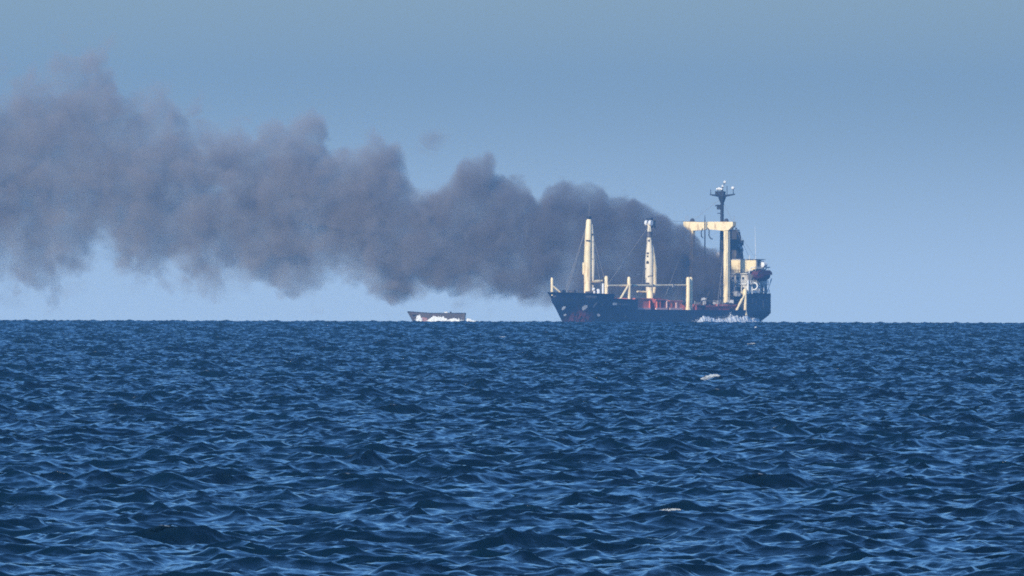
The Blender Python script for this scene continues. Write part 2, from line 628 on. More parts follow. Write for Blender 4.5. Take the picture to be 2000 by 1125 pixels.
deck('forecastle_deck', 0.0, 20.0, 0.8, M['red'])
deck('forward_well_deck', 20.0, 31.6, 0.9, M['red'])
deck('main_deck', 31.6, 86.0, 0.25, M['red_burnt'])
deck('poop_deck', 86.0, 100.0, 0.9, M['burnt'])
MB().box((-19.95, 0, 7.4), (0.12, 15.0, 1.7)).build('forecastle_bulkhead', M['hull'], ship)
MB().box((-31.55, 0, 5.4), (0.12, 15.8, 2.6)).build('well_bulkhead', M['hull'], ship)
MB().box((-86.05, 0, 6.0), (0.12, 15.6, 4.2)).build('poop_bulkhead', M['burnt'], ship)

# bulwark cap rails: a thin darker edge
for (a, b) in ((0.4, 19.9), (20.1, 31.5), (86.1, 99.9)):
    n = 12
    for sd in (1, -1):
        pts = []
        for i in range(n + 1):
            s = a + (b - a) * i / n
            z = sheer(s)
            pts.append((-max(s, stem(z)), sd * half_breadth(max(s, stem(z)), z), z + 0.02, 0.11))
        MB().tube(pts, 6).build('bulwark_cap', M['black'], ship)


def patch(shape, px, py, w, hgt, name, mat, parent, off=0.05, tilt=0.0):
    """a flat mark lying on the port side of the hull, centred where the photo shows it; w along the hull, h upward, in metres"""
    z0 = lz(py)
    s = stem(z0) + 0.01
    for _ in range(4000):
        if 1072 + 7.2 * SN * s + 7.2 * CS * half_breadth(s, z0) >= px: break
        s += 0.02
    m = MB()
    pts = []
    for (u, v) in shape:
        uu = u * math.cos(tilt) - v * math.sin(tilt) * hgt / w
        vv = v * math.cos(tilt) + u * math.sin(tilt) * w / hgt
        ss, zz = max(s + uu * w / 2, 0), z0 + vv * hgt / 2
        ss = max(ss, stem(zz) + 0.02)
        y = half_breadth(ss, zz)
        e = 0.05
        ny = 1.0
        nx = (half_breadth(ss + e, zz) - y) / e          # widening aft: normal leans forward
        ln = math.hypot(nx, ny)
        pts.append((-ss + off * nx / ln, y + off / ln, zz))
    c = [sum(p[i] for p in pts) / len(pts) for i in range(3)]
    n = len(pts)
    # the centre stays off the plating too
    m.add(pts + [tuple(c)], [(i, (i + 1) % n, n) for i in range(n)])
    return m.build(name, mat, parent)


CIRC = [(math.cos(2 * math.pi * k / 12), -math.sin(2 * math.pi * k / 12)) for k in range(12)]
RECT = [(-1, -1), (-1, 1), (1, 1), (1, -1)]
BLOT = [(-1, .3), (-.5, 1), (.7, .9), (1, .2), (.6, -.5), (.1, -1), (-.5, -.7), (-.8, -.3)]
tag(patch(BLOT, 1100, 601, 0.9, 1.1, 'hull_mark', M['mark'], hull), 'white patch beside the stem')
tag(patch(CIRC, 1103, 614, 0.7, 0.6, 'hull_mark', M['mark'], hull), 'small round white mark below the bow patch')
tag(patch(BLOT, 1141, 600, 1.5, 1.5, 'anchor_pocket', M['mark'], hull), 'white anchor pocket on the bow')
tag(patch(CIRC, 1168.5, 614, 1.25, 0.62, 'thruster_mark', M['mark'], hull, tilt=-0.45), 'oval white mark low on the bow')
patch(CIRC, 1083, 578, 0.7, 0.55, 'fairlead', M['mark_dim'], hull)
# the ship's name and the line on the well bulwark: too blurred to read, a row of worn strokes
for k, wv in enumerate((.55, .62, .5, .66, .52, .6, .48)):
    patch(RECT, 1145 + k * 3.1, 577.8 + 0.12 * k + (k % 2) * 0.5, wv, 0.42 + 0.14 * (k % 3), 'name_letter', M['mark_dim'], hull)
for k, wv in enumerate((.9, .8, .62, .7, .55, .7, .5, .6)):
    patch(RECT, 1198 + k * 4.3, 592.2 + 0.15 * k, wv, 0.65 - 0.045 * k, 'side_letter', M['mark'] if k < 2 else M['mark_dim'], hull)
for (px, py, w, hh) in ((1160, 596, .5, 1.4), (1164, 592, .4, .9), (1176, 594, .35, .6), (1221, 617, .5, .7), (1250, 612, .4, .8), (1290, 618, .6, .6)):
    patch(BLOT, px, py, w, hh, 'scuff', M['mark_dim'], hull, 0.045)

# ---- bow post
bp = MB().tube([(-1.3, 0.1, 7.9, .36), (-1.3, 0.1, 12.4, .34), (-1.3, 0.1, 12.75, .22)], 10).build('bow_post', M['cream'], ship, True)
MB().bar((-1.4, 0.2, 10.6), (-4.0, 2.0, 8.0), .22).build('brace', M['cream'], bp)
MB().bar((-1.4, 0.1, 10.6), (-4.2, -1.6, 8.0), .18).build('brace', M['cream'], bp)

# ---- fore mast
fx = lx(1147, 0)
fm = MB().tube([(fx, 0, 7.3, 1.05), (fx, 0, 8.6, 0.95), (fx, 0, 18, 1.0), (fx - .3, 0, 24, .9), (fx - .6, 0, 28.2, .72), (fx - .6, 0, 28.6, .5)], 14).build('mast', M['cream'], ship, True)
tag(fm, 'cream foremast with a dark cap')
MB().tube([(fx - 1.5, .5, 9.0, .5), (fx - 1.5, .55, 17, .78), (fx - 1.5, .5, 23, .6), (fx - 1.3, .4, 27.2, .36)], 10).build('boom', M['cream_burnt'], fm, True)
MB().box((fx - .6, 0, 28.95), (1.0, 1.0, .75)).build('mast_cap', M['black'], fm)
MB().bar((fx - .6, 0, 29.3), (fx - .6, .2, 33.5), .035, n=4).build('aerial', M['wire'], fm)
MB().box((fx + .75, -.75, 15.2), (.45, .5, 3.2)).build('cable_trunk', M['cream'], fm)
MB().box((fx + .55, .5, 22.8), (.9, .9, .25)).build('lamp_platform', M['burnt'], fm)
MB().tube([(fx - 1, .6, 11.6, .42), (fx - 3.4, 1.4, 11.75, .42), (fx - 4.6, 1.9, 11.95, .2)], 8).build('boom_cradle', M['cream'], fm, True)
for (tx, ty) in ((4.5, -4.6), (2.5, -5.2)):
    MB().bar((fx - .5, -.4, 27.5), (fx + tx, ty, 8.3), .045, n=4).build('stay', M['wire'], fm)
for (tx, ty) in ((-4.0, 2.2), (-5.2, 3.4)):
    MB().bar((fx - .8, .4, 26.5), (fx + tx, ty, 8.3), .05, n=4).build('stay', M['wire'], fm)

# forecastle gear
for (wx, wy, wz, name) in ((-9, 1.5, 8.0, 'windlass'), (-9, -1.8, 8.0, 'windlass'), (-15.5, 3.0, 7.7, 'winch')):
    w_ = MB().box((wx, wy, wz + .35), (1.6, 1.8, .7)).build(name, M['black'], ship)
    MB().tube([(wx, wy - 1.1, wz + .9, .5), (wx, wy + 1.1, wz + .9, .5)], 10).build('drum', M['burnt'], w_, True)
MB().tube([(-14.5, 5.2, 8.0, .28), (-14.5, 5.2, 9.3, .28), (-14.1, 5.2, 9.7, .45)], 8).build('ventilator', M['white'], ship, True)
MB().tube([(-17.6, 6.0, 7.8, .3), (-17.6, 6.0, 10.9, .28), (-17.6, 6.0, 11.2, .2)], 8).build('vent_post', M['white'], ship, True)
MB().tube([(-16.2, 5.4, 7.8, .55), (-16.2, 5.4, 9.4, .5), (-16.2, 5.4, 9.7, .3)], 8).build('ventilator', M['white'], ship, True)


# ---- side posts that carry the stowed derricks
def side_post(px, y, zb, zt, r=.47, brace=None, mat='cream', cap=True):
    x = lx(px, y)
    o = MB().tube([(x, y, zb, r * 1.5), (x, y, zb + .9, r), (x, y, zt - .4, r), (x, y, zt, r * .6)], 10).build('side_post', M[mat], ship, True)
    if brace:
        MB().bar((x, y, brace[2]), (x + brace[0], y + brace[1], zb), r * .62, n=8).build('brace', M[mat], o)
    return x, o


side_post(1184, -7.0, 4.0, 13.2, .5)
x31, p31 = side_post(1228, 7.3, 6.0, 13.0, .47, (5.4, 0, 11.0))
x59, p59 = side_post(1344, 7.4, 3.9, 12.95, .55)
MB().tube([(x59 - 1.6, 7.3, 3.9, .42), (x59 - 1.6, 7.3, 12.6, .42), (x59 - 1.6, 7.3, 12.95, .25)], 10).build('side_post', M['cream'], ship, True)
side_post(1360, -7.0, 3.9, 12.9, .55, mat='cream')
x86, p86 = side_post(1456, 7.6, 2.6, 9.8, .55, (5.4, 0, 8.6))
MB().tube([(x86 + .2, 7.2, 8.5, .42), (x86 + 2.6, 6.4, 8.7, .42)], 8).build('boom_cradle', M['cream'], p86, True)
# stowed derrick boom
xa = lx(1186, 6.0)
xb = lx(1345, 7.2)
sb = MB().tube([(xa, 6.0, 10.55, .26), (xa - 10, 6.2, 10.6, .34), (xa - 25, 6.7, 10.62, .34), (xb, 7.2, 10.75, .22)], 8).build('stowed_boom', M['cream'], ship, True)
for f in (.3, .55, .8):
    x = xa + (xb - xa) * f
    MB().box((x, 6.0 + 1.2 * f, 10.6), (.5, .8, .8)).build('boom_band', M['sooty_white'], sb)
MB().box((lx(1247, 0), 0, lz(535)), (3.6, .3, .28)).build('hanging_spar', M['sooty_white'], ship)

# ---- hatches
for i, (pa, pb, zt) in enumerate(((1243, 1269, 7.2), (1280, 1303, 6.9), (1307, 1332, 6.6))):
    y = 6.6
    a, b = lx(pa, y), lx(pb, y)
    hc = MB().box(((a + b) / 2, 0, (zt + 3.9) / 2), (a - b, 2 * y, zt - 3.9)).build('hatch_coaming', M[('red', 'red_burnt', 'red')[i]], ship)
    for k, f in enumerate(((.03, .97), (.1, .4, .95), (.2, .55))[i]):
        hh_ = zt - 4.1 - random.uniform(0, .9)
        MB().box((a + (b - a) * f, y + .12, 4.0 + hh_ / 2), (random.uniform(.25, .7), .24, hh_)).build('stiffener', M[('pink', 'red', 'red_burnt')[(k + i) % 3]], hc)
    MB().box(((a + b) / 2, y + .15, 4.35), (a - b, .3, .5)).build('coaming_base', M['pink'], hc)
    MB().box(((a + b) / 2, y + .10, zt - .1), (a - b + .2, .2, .22)).build('coaming_rim', M['red'], hc)
for (pa, pb, zt, mt) in ((1365, 1398, 5.3, 'red_burnt'), (1400, 1444, 5.6, 'red')):
    y = 6.6
    a, b = lx(pa, y), lx(pb, y)
    hc = MB().box(((a + b) / 2, 0, (zt + 3.7) / 2), (a - b, 2 * y, zt - 3.7)).build('hatch_coaming', M['red_burnt'], ship)
    MB().box(((a + b) / 2, y + .12, zt - .25), (a - b, .24, .5)).build('coaming_rim', M[mt], hc)

# ---- middle mast with its boom stowed upright, scorched
mx = lx(1268, 0)
mh = MB().box((mx, 0, 5.5), (4.0, 5.5, 3.4)).build('mast_house', M['red_burnt'], ship)
MB().tube([(mx + 1.2, 1.0, 5.4, .9), (mx + 1.2, 1.0, 8.6, .9), (mx + 1.2, 1.0, 9.3, .55)], 10).build('winch_pedestal', M['cream'], mh, True)
mm = MB().tube([(mx, 0, 6.6, .62), (mx, 0, 8.2, .75), (mx, 0, 12.0, 1.15), (mx, 0, 17.5, 1.1), (mx, 0, 20, .95), (mx, 0, 22.0, .72), (mx, 0, 25.2, .62), (mx, 0, 26.2, .5), (mx, 0, 27.4, .5)], 14).build('mast', M['cream_burnt'], ship, True)
tag(mm, 'scorched cream mast with two white sheaves at its head')
MB().tube([(mx - 1.2, .55, 7.8, .4), (mx - 1.2, .7, 11.0, .85), (mx - 1.2, .7, 15.5, .85), (mx - 1.1, .5, 19, .55), (mx - .8, .4, 21.5, .28)], 10).build('boom', M['cream'], mm, True)
for sy in (-.62, .62):
    MB().tube([(mx + .3, sy - .33, 27.6, .75), (mx + .3, sy + .33, 27.6, .75)], 12).build('sheave', M['white'], mm, True)
MB().box((mx - .1, 0, 28.7), (1.1, 1.5, .55)).build('mast_cap', M['black'], mm)
MB().box((mx - 1.2, .55, 27.2), (.9, .8, 2.2)).build('head_block', M['burnt'], mm)
MB().tube([(mx + .2, .1, 23.8, .82), (mx + .2, .1, 25.3, .82)], 10).build('scorched_collar', M['burnt'], mm, True)
for (zz, sz) in ((19.4, .55), (18.6, .4), (17.1, .5), (16.8, .75), (11.2, 1.0), (10.6, 1.2)):
    MB().box((mx + .95, .15, zz), (.5, sz, .45)).build('soot_patch' if zz < 12 else 'ladder_step', M['burnt'], mm)
MB().bar((mx - 1.1, -.8, 8.9), (mx + 3.5, -1.6, 9.0), .25).build('boom_cradle', M['cream'], mm)
for (tx, ty) in ((14, 6.5), (13, -6.5), (-12, -6.5)):
    MB().bar((mx, 0, 27), (mx + tx, ty, 9.0 if tx > 0 else 6.0), .035, n=4).build('stay', M['wire'], mm)

# ---- goalpost mast
gx0 = lx(1386.5, 0)
gp = MB().prism([(-8.0, 26.9), (-6.6, 25.75), (-5.0, 25.55), (0, 25.95), (5.0, 25.55), (6.6, 25.75), (8.0, 26.9), (8.0, 28.0), (-8.0, 28.0)], 'x', gx0 - .8, gx0 + .8).build('goalpost_mast', M['cream'], ship)
tag(gp, 'cream goalpost mast with a wide crossbeam')
MB().prism([(-6.15, 4.0), (-5.05, 4.0), (-5.05, 25.7), (-6.15, 25.7)], 'x', gx0 - .55, gx0 + .55).build('post', M['cream'], gp)
MB().prism([(4.95, 4.0), (6.25, 4.0), (6.25, 25.7), (4.95, 25.7)], 'x', gx0 - .6, gx0 + .6).build('post', M['cream'], gp)
MB().box((gx0 - 1.3, 5.0, 15), (1.2, .8, 21)).build('ladder_trunk', M['burnt'], gp)
for sy in (-5.6, 5.4):
    b_ = MB().tube([(gx0, sy, 27.9, .75), (gx0, sy, 28.5, .6), (gx0, sy, 28.9, .3)], 10).build('derrick_swivel', M['burnt'], gp, True)
for sy in (-7.7, -7.0, 7.9):
    MB().bar((gx0, sy, 28.0), (gx0, sy, 29.6), .06, n=4).build('rail_stanchion', M['wire'], gp)
pole = MB().tube([(gx0 + 1.9, -.3, 4.0, .22), (gx0 + 1.9, -.3, 27.5, .17), (gx0 + 1.9, -.3, 29.8, .08)], 8).build('derrick_pole', M['black'], ship, True)
for pts in ([(0, -.9, 26.2), (0, -1.5, 25.2), (0, -1.4, 24.0), (0, -.9, 23.6)], [(0, .6, 26.4), (0, 1.1, 25.6), (0, 1.0, 24.2), (0, 1.6, 23.4), (0, 2.2, 23.3)]):
    MB().tube([(gx0 + 1.9 + p[0], p[1], p[2], .16) for p in pts], 6).build('hanging_tackle', M['black'], pole, True)

# ---- superstructure
FX = -89.0
dh = MB().box((-93.5, 0, 9.2), (9.0, 14.2, 9.8)).build('deckhouse', M['burnt'], ship)
MB().box((-92.7, 3.2, 11.3), (9.6, 8.2, 5.0)).build('deckhouse_side', M['grime_white'], ship)
wh = MB().box((-94.0, 0, 15.75), (6.0, 12.0, 3.7)).build('wheelhouse', M['burnt'], ship)
MB().box((-94.0, 0, 17.75), (6.6, 12.8, .25)).build('wheelhouse_roof', M['sooty_white'], wh)
for yy in np.linspace(-5.2, -0.6, 5):
    MB().box((-90.98, yy, 16.4), (.1, .75, .9)).build('window', M['glass'], wh)
for zz in (12.6, 9.8):
    for yy in np.linspace(-6.0, 6.0, 8):
        w_ = MB().box((FX + (.05 if yy < -.9 else 1.15), yy, zz), (.12, .62, .75)).build('window', M['glass'], dh)
        MB().box((FX + (.03 if yy < -.9 else 1.13), yy, zz - .48), (.16, .75, .1)).build('sill', M['sooty_white'], w_)
# port bridge wing: cream front screen, tapering on its underside
wing = MB().prism([(0.3, 14.0), (3.4, 14.0), (8.3, 15.2), (8.3, 17.55), (0.3, 17.6)], 'x', -91.0, -90.6).build('bridge_wing', M['cream'], ship)
tag(wing, 'clean cream front of the port bridge wing')
MB().prism([(0.3, 13.8), (3.4, 13.8), (8.3, 15.0), (8.3, 15.18), (3.4, 13.98), (0.3, 13.98)], 'x', -95.5, -90.7).build('wing_deck', M['sooty_white'], wing)
MB().box((-92.9, 8.25, 16.3), (3.8, .12, 2.2)).build('wing_side', M['grime_white'], wing)
MB().box((-92.0, 8.33, 16.6), (1.3, .1, 1.3)).build('window', M['glass'], wing)
MB().box((-93.0, 5.0, 17.75), (4.4, 7.0, .16)).build('wing_roof', M['sooty_white'], wing)
for k in range(6):
    MB().box((-90.55, 1.0 + k * 1.35, 17.66), (.12, .1, .3)).build('rail_stub', M['cream'], wing)
MB().bar((-92.2, 7.2, 17.8), (-92.6, 6.7, 26.8), .07, .03, n=5).build('whip_aerial', M['white'], ship)
MB().bar((-91.2, 5.8, 17.8), (-91.2, 5.8, 18.9), .1, n=5).build('searchlight_post', M['white'], ship)
# funnel, smoke blackened
fn = MB().prism([(-91.4, 17.7), (-95.2, 17.7), (-94.4, 22), (-93.4, 25.3), (-91.7, 25.6)], 'y', -1.4, 1.4).build('funnel', M['burnt'], ship)
MB().box((-92.5, 0, 25.7), (1.7, 2.6, .3)).build('funnel_cap', M['black'], fn)
MB().box((-92.9, 1.44, 20.8), (1.2, .12, 2.2)).build('vent_grille', M['sooty_white'], fn)
for (yy, r_) in ((-.6, .3), (.6, .25)):
    MB().tube([(-92.5, yy, 25.6, r_), (-92.7, yy, 26.4, r_)], 8).build('exhaust_pipe', M['black'], fn, True)
MB().box((-94.2, 1.5, 22.3), (.9, .5, 1.4)).build('vent_box', M['black'], fn)
# signal mast
sx = lx(1411, 0)
sm = MB().tube([(sx, 0, 16.5, .75), (sx, 0, 27, .48), (sx, 0, 33.0, .45), (sx, 0, 34.0, .85), (sx, 0, 34.9, 1.1), (sx, 0, 35.0, .4), (sx, 0, 37.4, .22)], 10).build('signal_mast', M['black'], ship, True)
MB().bar((sx, -3.9, 35.4), (sx, 0, 34.9), .17, .38).build('yard', M['black'], sm)
MB().bar((sx, 0, 34.9), (sx, 4.1, 35.5), .38, .17).build('yard', M['black'], sm)
for yy, zt in ((-3.7, 36.8), (-1.4, 36.7), (1.6, 37.8), (3.6, 36.8)):
    MB().bar((sx, yy, 34.9 + abs(yy) * .12), (sx, yy, zt), .1, n=5).build('lamp_post', M['black'], sm)
MB().box((sx, -.6, 35.8), (.9, 2.8, 1.0)).build('signal_platform', M['black'], sm)
for (yy, zz, r_) in ((1.0, 38.8, .42), (.3, 37.7, .34), (-.8, 37.0, .45), (-.1, 36.9, .36), (3.6, 37.2, .46), (-1.5, 36.9, .3)):
    MB().ball((sx + .2, yy, zz), (r_, r_ * 1.1, r_)).build('lamp_globe', M['white'], sm, True)
MB().bar((sx, .2, 37.2), (sx + .1, .9, 38.7), .1, n=5).build('lamp_bracket', M['black'], sm)
MB().bar((sx, 0, 36.4), (sx + .1, -.8, 36.8), .1, n=5).build('lamp_bracket', M['black'], sm)
MB().box((sx + .3, -.75, 32.0), (.6, 1.2, 1.3)).build('radar_bracket', M['black'], sm)
MB().box((sx + .6, -1.1, 32.4), (.3, 1.3, .35)).build('radar_scanner', M['black'], sm)
MB().box((sx + .5, -.7, 30.3), (.3, .8, .25)).build('lamp_bracket', M['black'], sm)
# domes and gear on the wheelhouse
MB().ball((-91.8, -4.4, 18.9), (.95, 1.0, .9)).build('satellite_dome', M['white'], ship, True)
MB().bar((-91.0, -6.5, 18.1), (-91.0, -2.5, 18.0), .16).build('roof_rail', M['sooty_white'], ship)
MB().ball((-93.4, 1.6, 20.3), (.7, .8, 1.1)).build('vent_cowl', M['sooty_white'], ship, True)

# wreckage and gear on the burnt deck in front of the house
for k in range(26):
    y = random.uniform(-6, 6)
    x = random.uniform(-88, -70)
    z0 = random.uniform(5, 13) if x < -84 else 5
    ln = random.uniform(1.0, 4.5)
    a = random.uniform(-.9, .9)
    kind = k % 4
    if kind == 0:
        MB().bar((x, y, z0), (x + .5 * math.sin(a), y + ln * math.sin(a), z0 + ln), .12, n=5).build('bent_pipe', M['sooty_white'], ship)
    elif kind == 1:
        MB().box((x, y, z0 + .6), (1.1, random.uniform(.8, 2), random.uniform(.6, 1.4)), a).build('deck_locker', M['sooty_white'] if k % 3 else M['burnt'], ship)
    elif kind == 2:
        MB().bar((x, y - 1.5, z0 + 1.5), (x, y + 1.8, z0 + 1.5 + a), .14, n=5).build('bent_pipe', M['burnt'], ship)
    else:
        MB().tube([(x, y, z0 - .2, .3), (x, y, z0 + 1.6, .3), (x + .5, y, z0 + 2.0, .5)], 8).build('ventilator', M['sooty_white'], ship, True)
for zz in (8.6, 11.2, 13.9):
    MB().rail([(-88.6, -7, zz), (-88.6, 7, zz)], r=.07).build('railing', M['sooty_white'], ship)
for (a, b) in (((gx0, 5.6, 27.5), (gx0 + 7, 7.0, 5)), ((gx0, -5.6, 27.5), (gx0 + 14, -6.5, 5)), ((gx0, 7.6, 27.2), (-91.5, 7.9, 17.8)), ((sx, 0, 34), (-98, 5, 12)), ((sx, 0, 34.5), (gx0, -5.6, 28.2)), ((gx0, 0, 27.9), (mx - .3, 0, 28.3)), ((gx0, 6.6, 26), (gx0 + 5, 7.4, 5))):
    MB().bar(a, b, .045, n=4).build('rigging_wire', M['wire'], ship)
for k in range(22):
    y = random.uniform(.5, 7.0)
    x = random.uniform(-88.3, -76)
    z0 = random.uniform(4.6, 12.5) if x < -83 else random.uniform(4.6, 7)
    w_, h_ = random.uniform(.5, 1.8), random.uniform(.4, 1.6)
    MB().box((x, y, z0 + h_ / 2), (w_ * .7, w_, h_), random.uniform(-.6, .6)).build('charred_fitting', M[('sooty_white', 'burnt', 'black')[k % 3]], ship)
for k in range(9):
    y = random.uniform(0, 7)
    x = random.uniform(-88, -80)
    MB().tube([(x, y, 4.5, .13), (x, y + random.uniform(-.6, .6), random.uniform(9, 15), .1), (x + 1, y + random.uniform(-2, 2), random.uniform(9, 15), .08)], 5).build('bent_frame', M['burnt' if k % 2 else 'sooty_white'], ship)
# poop: rails, davits, posts, stern staff
MB().rail([(-87, 7.7, 8.3), (-99.5, 7.0, 8.5), (-99.7, -6.9, 8.5)], r=.07).build('railing', M['white'], ship)
MB().box((-87.7, 3.4, 8.75), (.3, 7.6, .3)).build('deck_edge', M['white'], ship)
MB().box((-87.6, 3.3, 11.1), (.4, 8.0, .3)).build('deck_edge', M['white'], ship)
MB().box((-88.0, 3.3, 13.9), (1.2, 8.4, .28)).build('deck_edge', M['grime_white'], ship)
MB().rail([(-87.4, -.5, 11.2), (-87.4, 7.4, 11.2)], r=.08).build('railing', M['white'], ship)
MB().prism([(6.9, 8.8), (7.5, 8.8), (7.5, 13.7), (6.9, 13.7)], 'x', -97.5, -88.0).build('deckhouse_wall', M['grime_white'], ship)
for x in (-90, -92.2, -94.4, -96.4):
    MB().tube([(x, 7.45, 12.4, .3), (x, 7.58, 12.4, .3)], 10).build('porthole', M['glass'], ship)
    MB().box((x - .6, 7.52, 9.8), (.7, .1, 1.7)).build('door', M['burnt' if x < -93 else 'sooty_white'], ship)
MB().rail([(-88.5, 7.9, 11.0), (-98.0, 7.6, 11.0)], r=.09).build('railing', M['white'], ship)
MB().box((-93.2, 7.0, 10.9), (9.8, 1.4, .2)).build('boat_deck', M['sooty_white'], ship)
for x in (-89.2, -96.8):
    MB().tube([(x, 6.9, 10.9, .18), (x, 7.1, 14.6, .18), (x, 7.8, 15.6, .16), (x, 8.9, 15.7, .14)], 8).build('davit', M['white'], ship, True)
for (px, zb, zt, r_) in ((1462, 8.4, 12.2, .26), (1470, 8.4, 11.4, .2), (1484, 8.6, 11.3, .15), (1493, 8.6, 11.6, .15)):
    MB().tube([(lx(px, 7.5), 7.5, zb, r_), (lx(px, 7.5), 7.5, zt, r_)], 8).build('awning_post', M['white'], ship, True)
MB().box((lx(1476, 7.5), 7.5, 9.0), (3.6, .3, .55)).build('rail_screen', M['white'], ship)
MB().tube([(-99.6, 6.0, 8.4, .12), (-100.8, 6.3, 11.0, .1), (-101.2, 6.6, 12.6, .22)], 6).build('ensign_staff', M['white'], ship, True)
for (s_, zz, w, hh) in ((89.5, 6.4, .5, 1.8), (91.5, 6.0, .4, 1.6), (95.5, 5.6, .7, 2.4), (97.5, 6.6, .5, 1.2), (93, 7.4, .4, .8)):
    y = half_breadth(s_, zz) + .05
    MB().add([(-s_ - w / 2, y, zz - hh / 2), (-s_ + w / 2, y, zz - hh / 2 + .4), (-s_ + w * .6, y, zz + hh / 2), (-s_ - w * .3, y, zz + hh / 2 - .3)], [(0, 1, 2, 3)]).build('scuff', M['mark_dim'], hull)


# ---- things carried by the ship
def on_ship(p): return SHIP_M @ Vector(p)


lb = empty('lifeboat', on_ship((-92.7, 8.9, 11.9)), SHIP_RZ)
tag(lb, 'dark maroon lifeboat hanging below the bridge wing at the port side', 'lifeboat')
n = 12
vs, fs = [], []
for i in range(n + 1):
    t = -1 + 2 * i / n
    w = 1.45 * (1 - abs(t) ** 2.6) + .03
    k0 = 0.05 + .9 * abs(t) ** 3
    sec = [(0, k0), (.55 * w, k0 + .35), (.95 * w, 1.1), (w, 1.75 + .15 * t * t)]
    for (yy, zz) in sec: vs.append((t * 4.1, yy, zz))
    for (yy, zz) in sec[::-1]: vs.append((t * 4.1, -yy, zz))
for i in range(n):
    for k in range(7):
        a = i * 8 + k
        fs.append((a, a + 8, a + 9, a + 1))
MB().add(vs, fs).build('boat_hull', M['maroon'], lb, True)
MB().prism([(-3.8, 1.7), (3.8, 1.7), (3.3, 2.5), (1.5, 2.95), (-2.5, 2.95), (-3.4, 2.5)], 'y', -1.0, 1.0).build('canopy', M['maroon'], lb)
MB().tube([(-3.2, 0, 2.8, .07), (-3.2, 0, 3.9, .07)], 6).build('fall_rope', M['wire'], lb)
MB().tube([(3.2, 0, 2.8, .07), (3.2, 0, 3.9, .07)], 6).build('fall_rope', M['wire'], lb)

rf = empty('life_raft', on_ship((-94.2, 8.5, 15.6)), SHIP_RZ)
tag(rf, 'white life raft canister at the end of the bridge wing above the lifeboat', 'life raft')
MB().tube([(-.9, 0, .75, .5), (-.75, 0, .75, .75), (.75, 0, .75, .75), (.9, 0, .75, .5)], 12).build('canister', M['white'], rf, True)
MB().box((0, 0, .05), (1.4, 1.1, .12)).build('cradle', M['black'], rf)

ring_o = MB().ring((0, 0, 0), .95, .22, (1, .3, 0)).build('lifebuoy', M['white'], None, True)
ring_o.matrix_world = SHIP_M @ Matrix.Translation((lx(1474, 7.9), 7.9, 10.5))
tag(ring_o, 'white ring hanging on the stern rail under the lifeboat', 'lifebuoy')

# ------------------------------------------------------------------ grey vessel
GX0 = (795 - 1000) / 7.2
gv = empty('grey_vessel', ((852 - 1000) / 7.2, DIST + 30, sea_level(0, DIST + 30)), math.pi - .05)
tag(gv, 'low grey open vessel with raked bow lying left of the big ship', 'boat')
n = 18
vs, fs = [], []
for i in range(n + 1):
    t = i / n                                   # 0 bow .. 1 stern
    x = 8.0 - 16.0 * t
    top = 3.45 - .5 * min(1, t * 3) + .05 * t
    wid = 2.2 * (1 - (1 - min(1, t / .35)) ** 2) * (1 - .12 * max(0, t - .7) / .3) + .03
    for side in (1, -1):
        for j in range(5):
            z = -.6 + (top + .6) * j / 4
            rake = (1 - j / 4) * 2.3 * max(0, 1 - t / .3)
            rk2 = (1 - j / 4) * .5 * max(0, (t - .9) / .1)
            vs.append((x - rake + rk2, side * wid * (.72 + .28 * j / 4), z))
for i in range(n):
    for sd in (0, 1):
        for j in range(4):
            a = i * 10 + sd * 5 + j
            q = (a, a + 1, a + 11, a + 10)
            fs.append(q if sd else q[::-1])
e = n * 10
for j in range(4): fs.append((e + j, e + j + 1, e + 5 + j + 1, e + 5 + j))
MB().add(vs, fs).build('hull', M['grey_hull'], gv, True)
MB().prism([(6.6, 2.6), (-7.6, 2.6), (-7.6, 2.7), (6.6, 2.7)], 'y', -1.9, 1.9).build('deck', M['grey_hull'], gv)
m = MB()
for sd in (1, -1):
    m.tube([(7.8, sd * .3, 3.4, .12), (5.0, sd * 1.75, 3.2, .12), (1.5, sd * 2.2, 2.97, .12), (-8.0, sd * 2.0, 3.0, .12)], 6)
m.build('gunwale', M['black'], gv)
MB().box((-7.6, 0, 1.9), (.5, 4.3, 2.05)).build('stern_board', M['grey_hull'], gv)
for (xx, zz, s_) in ((-2.6, 3.1, .9), (-3.9, 3.2, .45)):
    MB().box((xx, 0, zz), (s_, s_, .5)).build('deck_box', M['white'] if s_ > .5 else M['black'], gv)
for (xa_, xb_, za, zb) in ((2.2, 4.1, .3, 1.9),):
    MB().add([(xa_, 2.26, za), (xb_, 2.20, za + .3), (xb_ - .3, 2.24, zb), (xa_ + .2, 2.28, zb - .2)], [(0, 1, 2, 3)]).build('hull_patch', M['grey_red'], gv)


